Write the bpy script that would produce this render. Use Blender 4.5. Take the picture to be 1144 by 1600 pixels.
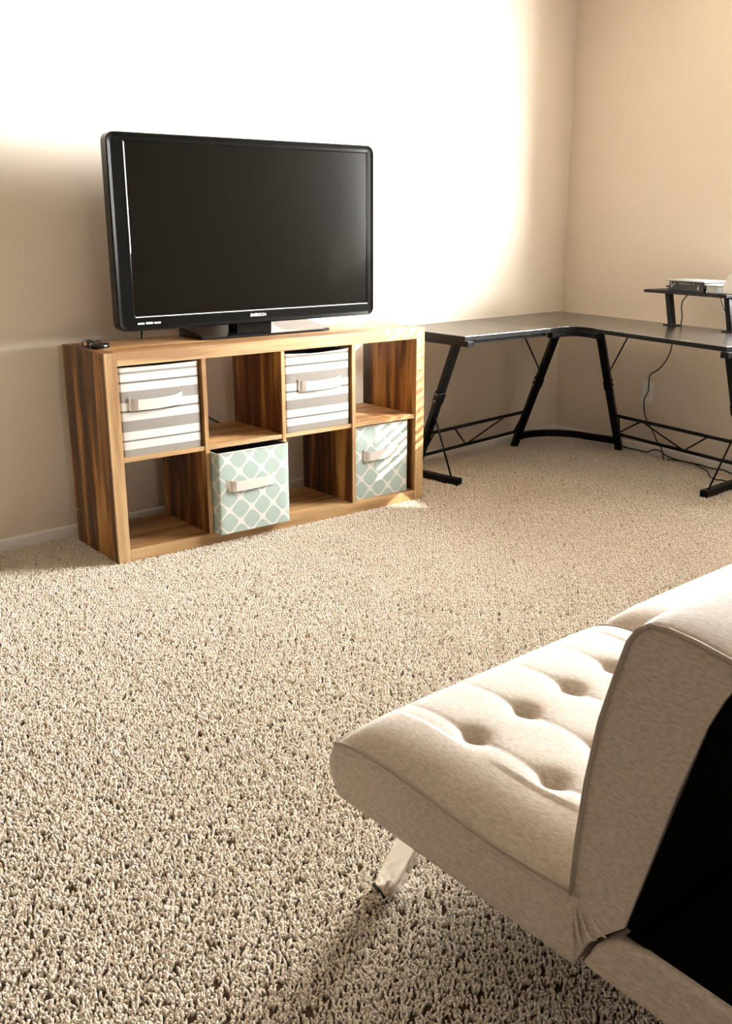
import bpy, bmesh, math, random
from mathutils import Vector, Matrix
import numpy as np
random.seed(7); np.random.seed(7)
PI = math.pi
for o in list(bpy.data.objects): bpy.data.objects.remove(o)
scene = bpy.context.scene
COL = scene.collection

# ------------------------------------------------------------------ camera
YAW, PITCH, ROLL, FPX = 0.7169, 0.28527, -0.00217, 1534.38
CAM = Vector((-1.5505, -3.6015, 1.19705))
cam_d = bpy.data.cameras.new('camera')
cam = bpy.data.objects.new('camera', cam_d); COL.objects.link(cam)
f = Vector((math.sin(YAW)*math.cos(PITCH), math.cos(YAW)*math.cos(PITCH), -math.sin(PITCH)))
r = Vector((math.cos(YAW), -math.sin(YAW), 0)); u = r.cross(f)
rr = math.cos(ROLL)*r + math.sin(ROLL)*u; uu = -math.sin(ROLL)*r + math.cos(ROLL)*u
cam.matrix_world = Matrix(((rr.x, uu.x, -f.x, CAM.x), (rr.y, uu.y, -f.y, CAM.y), (rr.z, uu.z, -f.z, CAM.z), (0, 0, 0, 1)))
cam_d.sensor_fit = 'VERTICAL'; cam_d.sensor_height = 36.0; cam_d.lens = FPX*36.0/1600.0
cam_d.clip_start = 0.02
scene.camera = cam

# ------------------------------------------------------------------ light and exposure
scene.view_settings.view_transform = 'Standard'
scene.view_settings.look = 'None'
scene.view_settings.gamma = 1.0
scene.view_settings.use_curve_mapping = False
scene.view_settings.exposure = 0.17

world = bpy.data.worlds.new('sky'); scene.world = world; world.use_nodes = True
bgn = world.node_tree.nodes['Background']
bgn.inputs[0].default_value = (0.75, 0.86, 1.0, 1); bgn.inputs[1].default_value = 1.0

SUN_DIR = Vector((-1.0, 1.12, -0.65)).normalized()
sd = bpy.data.lights.new('sun', 'SUN'); sd.energy = 14.0; sd.angle = math.radians(0.35); sd.color = (1.0, 0.93, 0.82)
sun = bpy.data.objects.new('sun', sd); COL.objects.link(sun); sun.location = (6, -5, 5)
sun.rotation_euler = SUN_DIR.to_track_quat('-Z', 'Y').to_euler()

def area(name, loc, target, sx, sy, power, colr):
    d = bpy.data.lights.new(name, 'AREA'); d.shape = 'RECTANGLE'; d.size = sx; d.size_y = sy; d.energy = power; d.color = colr
    o = bpy.data.objects.new(name, d); COL.objects.link(o); o.location = loc
    o.rotation_euler = (Vector(target)-Vector(loc)).to_track_quat('-Z', 'Y').to_euler()
    return o
# sky light for the right and far windows, each panel stands outdoors
area('window_skylight', (3.36, -1.95, 2.35), (2.36, -1.856, 2.35), 2.3, 3.2, 3600.0, (0.955, 0.975, 1.0))
area('far_window_skylight', (-5.2, -4.25, 1.45), (2.6, -0.6, 0.7), 0.7, 0.9, 14.0, (1.0, 0.87, 0.70))
area('rear_fill_light', (-1.0, -7.05, 1.6), (0.8, 0.0, 0.9), 1.3, 1.2, 24.0, (1.0, 0.93, 0.85))  # added fill from behind the camera, no known window there

# ------------------------------------------------------------------ material helpers
def mat(name, col=(.8, .8, .8), rough=.6, metal=0., spec=None, bump=None, sheen=0.):
    m = bpy.data.materials.new(name); m.use_nodes = True
    nt = m.node_tree; b = nt.nodes['Principled BSDF']
    b.inputs['Base Color'].default_value = (*col, 1); b.inputs['Roughness'].default_value = rough; b.inputs['Metallic'].default_value = metal
    if spec is not None: b.inputs['Specular IOR Level'].default_value = spec
    if sheen: b.inputs['Sheen Weight'].default_value = sheen
    if bump:
        sc, st, dist = bump
        tc = nt.nodes.new('ShaderNodeTexCoord'); n = nt.nodes.new('ShaderNodeTexNoise'); n.inputs['Scale'].default_value = sc; n.inputs['Detail'].default_value = 4
        bp = nt.nodes.new('ShaderNodeBump'); bp.inputs['Strength'].default_value = st; bp.inputs['Distance'].default_value = dist
        nt.links.new(tc.outputs['Object'], n.inputs['Vector']); nt.links.new(n.outputs['Fac'], bp.inputs['Height']); nt.links.new(bp.outputs['Normal'], b.inputs['Normal'])
    return m
def N(nt, t, **kw):
    n = nt.nodes.new(t)
    for k, v in kw.items():
        if hasattr(n, k): setattr(n, k, v)
    return n
def L(nt, a, b): nt.links.new(a, b)
def ramp(nt, fac, stops, interp='LINEAR'):
    n = nt.nodes.new('ShaderNodeValToRGB'); cr = n.color_ramp; cr.interpolation = interp
    while len(cr.elements) > 1: cr.elements.remove(cr.elements[-1])
    cr.elements[0].position = stops[0][0]; cr.elements[0].color = (*stops[0][1], 1)
    for p, c in stops[1:]:
        e = cr.elements.new(p); e.color = (*c, 1)
    L(nt, fac, n.inputs['Fac']); return n
def wood(name, axis, stops, bandscale=14., seed=0., rough=.42):
    """planked walnut-like grain running along `axis` of the object's own frame"""
    m = mat(name, rough=rough); nt = m.node_tree; b = nt.nodes['Principled BSDF']
    tc = N(nt, 'ShaderNodeTexCoord'); mp = N(nt, 'ShaderNodeMapping')
    s = [1., 1., 1.]; s[axis] = .07
    mp.inputs['Scale'].default_value = s; mp.inputs['Location'].default_value = (seed, seed*1.7, seed*.6)
    L(nt, tc.outputs['Object'], mp.inputs['Vector'])
    n1 = N(nt, 'ShaderNodeTexNoise'); n1.inputs['Scale'].default_value = bandscale; n1.inputs['Detail'].default_value = 2.5; n1.inputs['Distortion'].default_value = .35
    n2 = N(nt, 'ShaderNodeTexNoise'); n2.inputs['Scale'].default_value = 110; n2.inputs['Detail'].default_value = 5
    L(nt, mp.outputs[0], n1.inputs['Vector']); L(nt, mp.outputs[0], n2.inputs['Vector'])
    mx = N(nt, 'ShaderNodeMath', operation='MULTIPLY_ADD'); mx.inputs[1].default_value = .26
    L(nt, n2.outputs['Fac'], mx.inputs[0]); 
    sub = N(nt, 'ShaderNodeMath', operation='SUBTRACT'); sub.inputs[1].default_value = .13
    L(nt, n1.outputs['Fac'], sub.inputs[0]); L(nt, sub.outputs[0], mx.inputs[2])
    rp = ramp(nt, mx.outputs[0], stops); L(nt, rp.outputs['Color'], b.inputs['Base Color'])
    bp = N(nt, 'ShaderNodeBump'); bp.inputs['Strength'].default_value = .15; bp.inputs['Distance'].default_value = .002
    L(nt, n2.outputs['Fac'], bp.inputs['Height']); L(nt, bp.outputs['Normal'], b.inputs['Normal'])
    return m

DARKW = [(.36, (.022, .007, .001)), (.45, (.085, .029, .005)), (.51, (.15, .056, .010)), (.57, (.32, .145, .036)), (.66, (.46, .25, .08))]
LIGHTW = [(.34, (.23, .125, .05)), (.46, (.34, .205, .09)), (.56, (.40, .255, .12)), (.68, (.46, .31, .165))]
M = {}
M['board'] = wood('board_vertical_grain', 2, DARKW, 15, 3.1)
M['board_side'] = wood('outer_side_vertical_grain', 2, DARKW, 13, 8.3)
M['board_x'] = wood('shelf_grain', 0, [(.36, (.20, .09, .03)), (.47, (.38, .21, .085)), (.58, (.50, .31, .14)), (.7, (.56, .37, .19))], 12, 1.3)
M['edge_x'] = wood('front_rail_grain', 0, LIGHTW, 20, 5.)
M['edge_z'] = wood('front_stile_grain', 2, LIGHTW, 24, 2.)
M['wall'] = mat('warm_white_wall_paint', (.72, .63, .52), .75, bump=(160, .12, .002))
M['ceiling'] = mat('ceiling_paint', (.60, .52, .42), .8)
M['low_bounce_wall'] = mat('bounce_cutting_taupe_paint', (.14, .09, .05), .8)  # unseen walls, colour darkened to cut bounced light
M['trim'] = mat('white_trim_paint', (.86, .83, .78), .4)
M['black_metal'] = mat('black_powder_coated_steel', (.002, .002, .002), .45, spec=.14)
M['screw'] = mat('zinc_screw', (.6, .6, .58), .3, .9)
M['cord'] = mat('black_cord_rubber', (.008, .010, .008), .45)
M['green_cord'] = mat('dark_green_cord_rubber', (.012, .022, .014), .45)
M['tv_black'] = mat('glossy_black_plastic', (.004, .004, .0035), .15, spec=.3)
M['tv_side'] = mat('satin_black_plastic', (.003, .003, .003), .4, spec=.3)
M['screen'] = mat('matte_dark_screen', (.0045, .0038, .0025), .14, spec=.22)
M['silver'] = mat('silver_print', (.85, .85, .83), .4)
M['glass_black'] = mat('black_glass', (.006, .006, .006), .05)
M['chrome'] = mat('chrome', (.95, .94, .92), .16, 1.0)
M['rubber'] = mat('black_rubber', (.01, .01, .01), .7)
M['lining'] = mat('black_lining_cloth', (.0012, .0012, .0012), .95, spec=.05)
M['white_plastic'] = mat('white_plastic', (.85, .83, .8), .35)
M['grey_plastic'] = mat('grey_plastic', (.30, .31, .30), .4)
M['slot'] = mat('outlet_slot', (.03, .03, .03), .6)
M['strap'] = mat('cream_strap', (.53, .48, .41), .55, bump=(300, .2, .001))
M['slat'] = mat('white_blind_slat', (.92, .91, .88), .5)
def _slat():
    nt = M['slat'].node_tree; b = nt.nodes['Principled BSDF']; out = nt.nodes['Material Output']
    tr = N(nt, 'ShaderNodeBsdfTranslucent'); tr.inputs['Color'].default_value = (.95, .93, .89, 1); mx = N(nt, 'ShaderNodeMixShader'); mx.inputs[0].default_value = .6
    L(nt, b.outputs[0], mx.inputs[1]); L(nt, tr.outputs[0], mx.inputs[2]); L(nt, mx.outputs[0], out.inputs['Surface'])

_slat()
def fabric_sofa():
    m = mat('light_taupe_linen', rough=.9, sheen=.25); nt = m.node_tree; b = nt.nodes['Principled BSDF']
    tc = N(nt, 'ShaderNodeTexCoord'); n = N(nt, 'ShaderNodeTexNoise'); n.inputs['Scale'].default_value = 260; n.inputs['Detail'].default_value = 5
    mp = N(nt, 'ShaderNodeMapping'); mp.inputs['Scale'].default_value = (1, .35, 1); L(nt, tc.outputs['Object'], mp.inputs[0]); L(nt, mp.outputs[0], n.inputs['Vector'])
    rp = ramp(nt, n.outputs['Fac'], [(.35, (.42, .35, .27)), (.65, (.56, .485, .395))]); L(nt, rp.outputs['Color'], b.inputs['Base Color'])
    w = N(nt, 'ShaderNodeTexNoise'); w.inputs['Scale'].default_value = 700; L(nt, tc.outputs['Object'], w.inputs['Vector'])
    bp = N(nt, 'ShaderNodeBump'); bp.inputs['Strength'].default_value = .25; bp.inputs['Distance'].default_value = .001
    L(nt, w.outputs['Fac'], bp.inputs['Height']); L(nt, bp.outputs['Normal'], b.inputs['Normal'])
    return m
M['sofa'] = fabric_sofa()
M['piping'] = mat('taupe_piping', (.34, .28, .22), .7)

def desk_mat():
    m = mat('dark_laminate', (.03, .026, .022), .22, spec=.9); nt = m.node_tree; b = nt.nodes['Principled BSDF']
    tc = N(nt, 'ShaderNodeTexCoord'); n = N(nt, 'ShaderNodeTexNoise'); n.inputs['Scale'].default_value = 60
    mp = N(nt, 'ShaderNodeMapping'); mp.inputs['Scale'].default_value = (.1, 1, 1); L(nt, tc.outputs['Object'], mp.inputs[0]); L(nt, mp.outputs[0], n.inputs['Vector'])
    rp = ramp(nt, n.outputs['Fac'], [(.3, (.022, .018, .015)), (.7, (.045, .038, .030))]); L(nt, rp.outputs['Color'], b.inputs['Base Color'])
    return m
M['desk'] = desk_mat()

def stripe_mat(h):
    m = mat('grey_and_white_stripe_cloth', rough=.85); nt = m.node_tree; b = nt.nodes['Principled BSDF']
    tc = N(nt, 'ShaderNodeTexCoord'); sx = N(nt, 'ShaderNodeSeparateXYZ'); L(nt, tc.outputs['Object'], sx.inputs[0])
    dv = N(nt, 'ShaderNodeMath', operation='DIVIDE'); dv.inputs[1].default_value = h; L(nt, sx.outputs['Z'], dv.inputs[0])
    G, Wt, D = (.215, .19, .16), (.54, .51, .46), (.13, .11, .09)
    tops = [(0, Wt), (.04, G), (.07, Wt), (.15, D), (.172, Wt), (.26, G), (.385, Wt), (.475, D), (.498, Wt), (.592, G), (.715, Wt), (.81, D), (.832, Wt), (.92, G)]
    st = [(0., G)]
    for i in range(len(tops)-1, -1, -1):
        if i: st.append((1-tops[i][0], tops[i-1][1]))
    rp = ramp(nt, dv.outputs[0], st, 'CONSTANT'); L(nt, rp.outputs['Color'], b.inputs['Base Color'])
    n = N(nt, 'ShaderNodeTexNoise'); n.inputs['Scale'].default_value = 600; L(nt, tc.outputs['Object'], n.inputs['Vector'])
    bp = N(nt, 'ShaderNodeBump'); bp.inputs['Strength'].default_value = .2; bp.inputs['Distance'].default_value = .001
    L(nt, n.outputs['Fac'], bp.inputs['Height']); L(nt, bp.outputs['Normal'], b.inputs['Normal'])
    return m
def lattice_mat():
    m = mat('mint_and_white_lattice_cloth', rough=.85); nt = m.node_tree; b = nt.nodes['Principled BSDF']
    tc = N(nt, 'ShaderNodeTexCoord'); sx = N(nt, 'ShaderNodeSeparateXYZ'); L(nt, tc.outputs['Object'], sx.inputs[0])
    add = N(nt, 'ShaderNodeMath', operation='ADD'); L(nt, sx.outputs['X'], add.inputs[0]); L(nt, sx.outputs['Y'], add.inputs[1])
    P = .0985
    def cs(sock, ph):
        a = N(nt, 'ShaderNodeMath', operation='MULTIPLY_ADD'); a.inputs[1].default_value = 2*PI/P; a.inputs[2].default_value = ph; L(nt, sock, a.inputs[0])
        c = N(nt, 'ShaderNodeMath', operation='COSINE'); L(nt, a.outputs[0], c.inputs[0]); return c.outputs[0]
    cx, cz = cs(add.outputs[0], .6), cs(sx.outputs['Z'], .4)
    s = N(nt, 'ShaderNodeMath', operation='ADD'); L(nt, cx, s.inputs[0]); L(nt, cz, s.inputs[1])
    ab = N(nt, 'ShaderNodeMath', operation='ABSOLUTE'); L(nt, s.outputs[0], ab.inputs[0])
    rp = ramp(nt, ab.outputs[0], [(0, (.56, .54, .49)), (.20, (.56, .54, .49)), (.40, (.31, .375, .325))]); L(nt, rp.outputs['Color'], b.inputs['Base Color'])
    return m
BH = .318
M['stripe'] = stripe_mat(BH); M['lattice'] = lattice_mat()
M['bin_inside'] = mat('bin_lining', (.10, .09, .08), .9)

def carpet_mat(name, dark):
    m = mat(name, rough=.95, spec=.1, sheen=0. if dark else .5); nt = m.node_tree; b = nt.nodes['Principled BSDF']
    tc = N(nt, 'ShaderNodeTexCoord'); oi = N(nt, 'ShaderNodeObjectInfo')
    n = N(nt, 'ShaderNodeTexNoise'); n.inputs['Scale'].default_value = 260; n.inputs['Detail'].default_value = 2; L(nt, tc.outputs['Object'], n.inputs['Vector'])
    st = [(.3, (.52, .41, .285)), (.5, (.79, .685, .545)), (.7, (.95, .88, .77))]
    if dark: st = [(.3, (.08, .05, .028)), (.7, (.16, .11, .065))]  # shade between the tufts is put into the backing colour
    rp = ramp(nt, n.outputs['Fac'], st)
    L(nt, rp.outputs['Color'], b.inputs['Base Color'])
    return m
M['carpet'] = carpet_mat('beige_carpet_fibre', False); M['carpet_base'] = carpet_mat('shaded_carpet_backing', True)

# ------------------------------------------------------------------ mesh helpers
class MB:
    def __init__(s): s.v = []; s.f = []; s.mi = []; s.sm = []
    def add(s, vs, fs, mi=0, smooth=False):
        o = len(s.v); s.v += [tuple(v) for v in vs]; s.f += [tuple(i+o for i in q) for q in fs]; s.mi += [mi]*len(fs); s.sm += [smooth]*len(fs)
    def box(s, a, b, mi=0):
        (x0, y0, z0), (x1, y1, z1) = a, b
        s.add([(x0,y0,z0),(x1,y0,z0),(x1,y1,z0),(x0,y1,z0),(x0,y0,z1),(x1,y0,z1),(x1,y1,z1),(x0,y1,z1)],
              [(0,3,2,1),(4,5,6,7),(0,1,5,4),(1,2,6,5),(2,3,7,6),(3,0,4,7)], mi)
    def bar(s, p, q, w, h, up=(0, 0, 1), mi=0):
        """rectangular tube p->q, w wide sideways, h in the up direction"""
        p, q = Vector(p), Vector(q); d = (q-p).normalized(); U = Vector(up)
        sd_ = d.cross(U)
        if sd_.length < 1e-4: sd_ = d.cross(Vector((1, 0, 0)))
        sd_.normalize(); U = sd_.cross(d).normalized()
        vs = []
        for c in (p, q):
            for a, b in ((-1,-1),(1,-1),(1,1),(-1,1)): vs.append(c+sd_*(a*w/2)+U*(b*h/2))
        s.add(vs, [(3,2,1,0),(4,5,6,7),(0,1,5,4),(1,2,6,5),(2,3,7,6),(3,0,4,7)], mi)
    def tube(s, pts, rad, n=8, mi=0, closed=False):
        pts = [Vector(p) for p in pts]; k = len(pts); vs = []; pr = None
        for i, p in enumerate(pts):
            a = pts[i-1] if (i or closed) else p; b = pts[(i+1) % k] if (i < k-1 or closed) else p
            t = (b-a).normalized()
            if pr is None:
                pr = t.orthogonal().normalized()
            else:
                pr = (pr - t*pr.dot(t)); pr = pr.normalized() if pr.length > 1e-6 else t.orthogonal().normalized()
            bn = t.cross(pr); R = rad[i] if isinstance(rad, (list, tuple)) else rad
            for j in range(n):
                an = 2*PI*j/n; vs.append(p+pr*(R*math.cos(an))+bn*(R*math.sin(an)))
        fs = []
        for i in range(k if closed else k-1):
            for j in range(n):
                a = i*n+j; b = i*n+(j+1) % n; c = ((i+1) % k)*n+(j+1) % n; d = ((i+1) % k)*n+j
                fs.append((a, b, c, d))
        if not closed: fs += [tuple(range(n))[::-1], tuple((k-1)*n+j for j in range(n))]
        s.add(vs, fs, mi, True)
    def prism(s, prof, a0, a1, axis, mi=0, smooth=False):
        """closed 2-D outline extruded along an axis; prof gives the two other coordinates in order"""
        def P(c, t):
            c = list(c); c.insert(axis, t); return tuple(c)
        k = len(prof); vs = [P(c, a0) for c in prof]+[P(c, a1) for c in prof]
        s.add(vs, [(i, (i+1) % k, (i+1) % k+k, i+k) for i in range(k)], mi, smooth)
        s.add(vs, [tuple(range(k))[::-1], tuple(range(k, 2*k))], mi, False)
    def build(s, name, mats, parent=None, bevel=0., seg=2, fix=True, label=None):
        me = bpy.data.meshes.new(name); me.from_pydata(s.v, [], s.f)
        for m in (mats if isinstance(mats, (list, tuple)) else [mats]): me.materials.append(m)
        me.polygons.foreach_set('material_index', s.mi); me.polygons.foreach_set('use_smooth', s.sm)
        if fix:
            bm = bmesh.new(); bm.from_mesh(me); bmesh.ops.remove_doubles(bm, verts=bm.verts, dist=1e-6); bmesh.ops.recalc_face_normals(bm, faces=bm.faces)
            if bevel:
                eds = [e for e in bm.edges if len(e.link_faces) == 2 and e.calc_face_angle(0) > .6]
                bmesh.ops.bevel(bm, geom=eds, offset=bevel, segments=seg, affect='EDGES', profile=.5, clamp_overlap=True)
            bm.to_mesh(me); bm.free()
        me.update()
        o = bpy.data.objects.new(name, me); COL.objects.link(o)
        if parent: o.parent = parent
        if label: o['label'] = label
        return o
def empty(name, loc=(0, 0, 0), rz=0.):
    o = bpy.data.objects.new(name, None); COL.objects.link(o); o.location = loc; o.rotation_euler = (0, 0, rz); o.empty_display_size = .1
    return o
def tag(o, label, cat, group=None, kind=None):
    o['label'] = label; o['category'] = cat
    if group: o['group'] = group
    if kind: o['kind'] = kind
    return o
def struct(o): o['kind'] = 'structure'; return o
def spline(pts, n=8):
    """Catmull-Rom through pts"""
    P = [Vector(p) for p in pts]; P = [P[0]*2-P[1]]+P+[P[-1]*2-P[-2]]; out = []
    for i in range(1, len(P)-2):
        for k in range(n):
            t = k/n; a, b, c, d = P[i-1], P[i], P[i+1], P[i+2]
            out.append(.5*((2*b)+(c-a)*t+(2*a-5*b+4*c-d)*t*t+(-a+3*b-3*c+d)*t**3))
    out.append(P[-2]); return out

# ------------------------------------------------------------------ room shell
AL = 0.09373; XR = 3.0936; ZC = 2.6; YB = -6.8; XL = -5.0
wall_dir = Vector((-math.sin(AL), -math.cos(AL), 0))          # along the right wall towards the viewer
wall_n = Vector((math.cos(AL), -math.sin(AL), 0))             # outwards
def RW(s, d, z):                                              # point on the right wall: s along, d outwards
    p = Vector((XR, 0, 0))+wall_dir*s+wall_n*d; return (p.x, p.y, z)
FL = -.009
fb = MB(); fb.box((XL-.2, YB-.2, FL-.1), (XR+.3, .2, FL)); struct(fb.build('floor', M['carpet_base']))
fb = MB(); fb.box((XL-.2, YB-.2, ZC), (XR+.3, .2, ZC+.1)); struct(fb.build('ceiling', M['ceiling']))
fb = MB(); fb.box((XL-.2, 0, FL-.1), (XR+.3, .15, ZC)); struct(fb.build('wall_back', M['wall']))
FX0, FX1, FZ0, FZ1 = -1.7, -.3, .9, 2.15
fb = MB()
for a, b in (((XL-.2, YB-.15, FL-.1), (FX0, YB, ZC)), ((FX1, YB-.15, FL-.1), (XR+.9, YB, ZC)), ((FX0, YB-.15, FL-.1), (FX1, YB, FZ0)), ((FX0, YB-.15, FZ1), (FX1, YB, ZC))): fb.box(a, b)
struct(fb.build('wall_front', M['low_bounce_wall'], fix=False))
w3 = struct(empty('rear_fill_opening', ((FX0+FX1)/2, YB-.08, FZ0)))  # unseen opening, added to let the rear fill in
for a, b in (((-.7, -.02, 0), (.7, .02, .04)), ((-.7, -.02, 1.21), (.7, .02, 1.25)), ((-.7, -.02, 0), (-.66, .02, 1.25)), ((.66, -.02, 0), (.7, .02, 1.25))):
    fb = MB(); fb.box(a, b); fb.build('window_frame', M['trim'], w3)
def seg(mb, s0, s1, z0, z1, d0=0., d1=.14):
    vs = [RW(s0,d0,z0),RW(s1,d0,z0),RW(s1,d1,z0),RW(s0,d1,z0),RW(s0,d0,z1),RW(s1,d0,z1),RW(s1,d1,z1),RW(s0,d1,z1)]
    mb.add(vs, [(0,3,2,1),(4,5,6,7),(0,1,5,4),(1,2,6,5),(2,3,7,6),(3,0,4,7)])
WS0, WS1, WZ0, WZ1 = 1.20, 2.50, .955, 1.98
TZ0, TZ1 = 2.10, 2.42
SE = 7.0
mb = MB(); seg(mb, -.05, WS0, FL-.1, ZC); seg(mb, WS1, SE, FL-.1, ZC); seg(mb, WS0, WS1, FL-.1, WZ0); seg(mb, WS0, WS1, WZ1, TZ0); seg(mb, WS0, WS1, TZ1, ZC)
struct(mb.build('wall_right', M['wall'], fix=False))
LY0, LY1, LZ0, LZ1 = -4.65, -3.85, .85, 1.95
mb = MB()
for a, b in (((XL-.15, YB, FL-.1), (XL, LY0, ZC)), ((XL-.15, LY1, FL-.1), (XL, .0, ZC)), ((XL-.15, LY0, FL-.1), (XL, LY1, LZ0)), ((XL-.15, LY0, LZ1), (XL, LY1, ZC))): mb.box(a, b)
struct(mb.build('wall_left', M['low_bounce_wall'], fix=False))
# windows
w1 = struct(empty('window_1', RW((WS0+WS1)/2, .09, WZ0)))
def wchild(mb, name, m, par):
    o = mb.build(name, m); o.parent = par; o.matrix_parent_inverse = Matrix.Translation(par.location).inverted(); return o
mb = MB(); t = .04
seg(mb, WS0, WS1, WZ0, WZ0+t, .07, .12); seg(mb, WS0, WS1, WZ1-t, WZ1, .07, .12); seg(mb, WS0, WS0+t, WZ0, WZ1, .07, .12); seg(mb, WS1-t, WS1, WZ0, WZ1, .07, .12)
wchild(mb, 'window_frame', M['trim'], w1)
w4 = struct(empty('added_transom', RW((WS0+WS1)/2, .09, TZ0)))  # unseen transom, added so steep light reaches the carpet
mb = MB(); seg(mb, WS0, WS1, TZ0, TZ0+.03, .08, .12); seg(mb, WS0, WS1, TZ1-.03, TZ1, .08, .12); seg(mb, WS0, WS0+.03, TZ0, TZ1, .08, .12); seg(mb, WS1-.03, WS1, TZ0, TZ1, .08, .12); wchild(mb, 'window_frame', M['trim'], w4)
mb = MB(); seg(mb, WS0-.03, WS1+.03, WZ0-.025, WZ0, -.03, .07); wchild(mb, 'window_sill', M['trim'], w1)
# horizontal blind on the window
bl = empty('window_blind', RW((WS0+WS1)/2, .03, WZ0))
tag(bl, 'white horizontal slat blind in the window on the right wall', 'blind')
z = WZ0+.238; tilt = math.radians(7)
while z < WZ1-.05:
    hw = .0245
    dz = hw*math.sin(tilt); dx = hw*math.cos(tilt); th_ = .0012
    vs = [RW(WS0+.01, .035-dx, z-dz), RW(WS1-.01, .035-dx, z-dz), RW(WS1-.01, .035+dx, z+dz), RW(WS0+.01, .035+dx, z+dz)]
    vs2 = [(a, b, c+th_*2) for a, b, c in vs]
    mb = MB(); mb.add(vs+vs2, [(0,3,2,1),(4,5,6,7),(0,1,5,4),(1,2,6,5),(2,3,7,6),(3,0,4,7)]); wchild(mb, 'slat', M['slat'], bl); z += .044
mb = MB(); seg(mb, WS0+.005, WS1-.005, WZ1-.045, WZ1, .005, .06); wchild(mb, 'head_rail', M['slat'], bl)
mb = MB(); seg(mb, WS0+.01, WS1-.01, WZ0+.131, WZ0+.215, .02, .05); wchild(mb, 'bottom_rail', M['slat'], bl)
w2 = struct(empty('window_2', (XL-.08, (LY0+LY1)/2, LZ0)))
mb = MB()
for a, b in (((-.02, -.4, 0), (.02, .4, .04)), ((-.02, -.4, 1.06), (.02, .4, 1.1)), ((-.02, -.4, 0), (.02, -.36, 1.1)), ((-.02, .36, 0), (.02, .4, 1.1))): mb.box(a, b)
mb.build('window_frame', M['trim'], w2, fix=False)
# baseboards
BBH = .047
prof = [(0, FL), (-.012, FL), (-.012, BBH-.008), (-.008, BBH), (0, BBH)]
mb = MB(); mb.prism(prof, XL, XR, 0); struct(mb.build('baseboard_back', M['trim']))
mb = MB(); vs = []
for s_ in (0, SE):
    for d, z in prof: vs.append(RW(s_, d, z))
k = len(prof); mb.add(vs, [(i, (i+1) % k, (i+1) % k+k, i+k) for i in range(k)]+[tuple(range(k)), tuple(range(k, 2*k))[::-1]])
struct(mb.build('baseboard_right', M['trim']))
mb = MB(); mb.box((XL, YB, FL), (XL+.012, 0, BBH)); struct(mb.build('baseboard_left', M['trim']))

# ------------------------------------------------------------------ cube shelf
TH = -0.05424; CY = -0.44955; D = .378; W = 1.47; H = .769; T = .0466; TV_ = .0165
cab = empty('cube_shelf', (0, CY, 0), TH)
tag(cab, 'low wooden eight-cube shelf with brown banded grain carrying the television', 'shelf')
FT = .012
for i, x0 in enumerate((0., W-T)):
    mb = MB(); mb.box((x0, FT, 0), (x0+T, D, H)); mb.build('side_panel', M['board_side' if i == 0 else 'board'], cab, .0012)
    mb = MB(); mb.box((x0, 0, 0), (x0+T, FT, H)); mb.build('front_stile', M['edge_z'], cab, .001, label='pale honey wood front stile')
mb = MB(); mb.box((T, FT, H-T), (W-T, D, H)); mb.build('top_panel', M['board_x'], cab, .0012)
mb = MB(); mb.box((T, 0, H-T), (W-T, FT, H)); mb.build('front_rail', M['edge_x'], cab, .001, label='pale honey wood top front rail')
mb = MB(); mb.box((T, FT, 0), (W-T, D, T)); mb.build('bottom_panel', M['board_x'], cab, .0012)
mb = MB(); mb.box((T, 0, 0), (W-T, FT, T)); mb.build('front_rail', M['edge_x'], cab, .001, label='pale honey wood bottom front rail')
CW = (W-2*T-3*TV_)/4; MZ = H/2
xs = [T+i*(CW+TV_) for i in range(4)]
for i in range(3):
    x0 = xs[i]+CW
    mb = MB(); mb.box((x0, .006, T), (x0+TV_, D-.004, H-T)); d = mb.build('divider', M['board'], cab, .0006)
    mb = MB(); mb.box((x0, .002, T), (x0+TV_, .006, H-T)); mb.build('edge_strip', M['edge_z'], d, label='pale wood edge strip')
for i in range(4):
    mb = MB(); mb.box((xs[i], .009, MZ-TV_/2), (xs[i]+CW, D-.004, MZ+TV_/2)); d = mb.build('shelf_board', M['board_x'], cab, .0006)
    mb = MB(); mb.box((xs[i], .005, MZ-TV_/2), (xs[i]+CW, .009, MZ+TV_/2)); mb.build('edge_strip', M['edge_x'], d, label='pale wood edge strip')
for (y, z) in ((.035, .747), (.37-.006, .131)):
    mb = MB(); mb.tube([(-.0015, y, z), (.001, y, z)], .0045, 12); mb.build('screw', M['slot' if y < .2 else 'screw'], cab)

def cl(x, y, z):                                              # cabinet frame -> world
    c, s_ = math.cos(TH), math.sin(TH); return Vector((c*x-s_*y, CY+s_*x+c*y, z))

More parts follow.
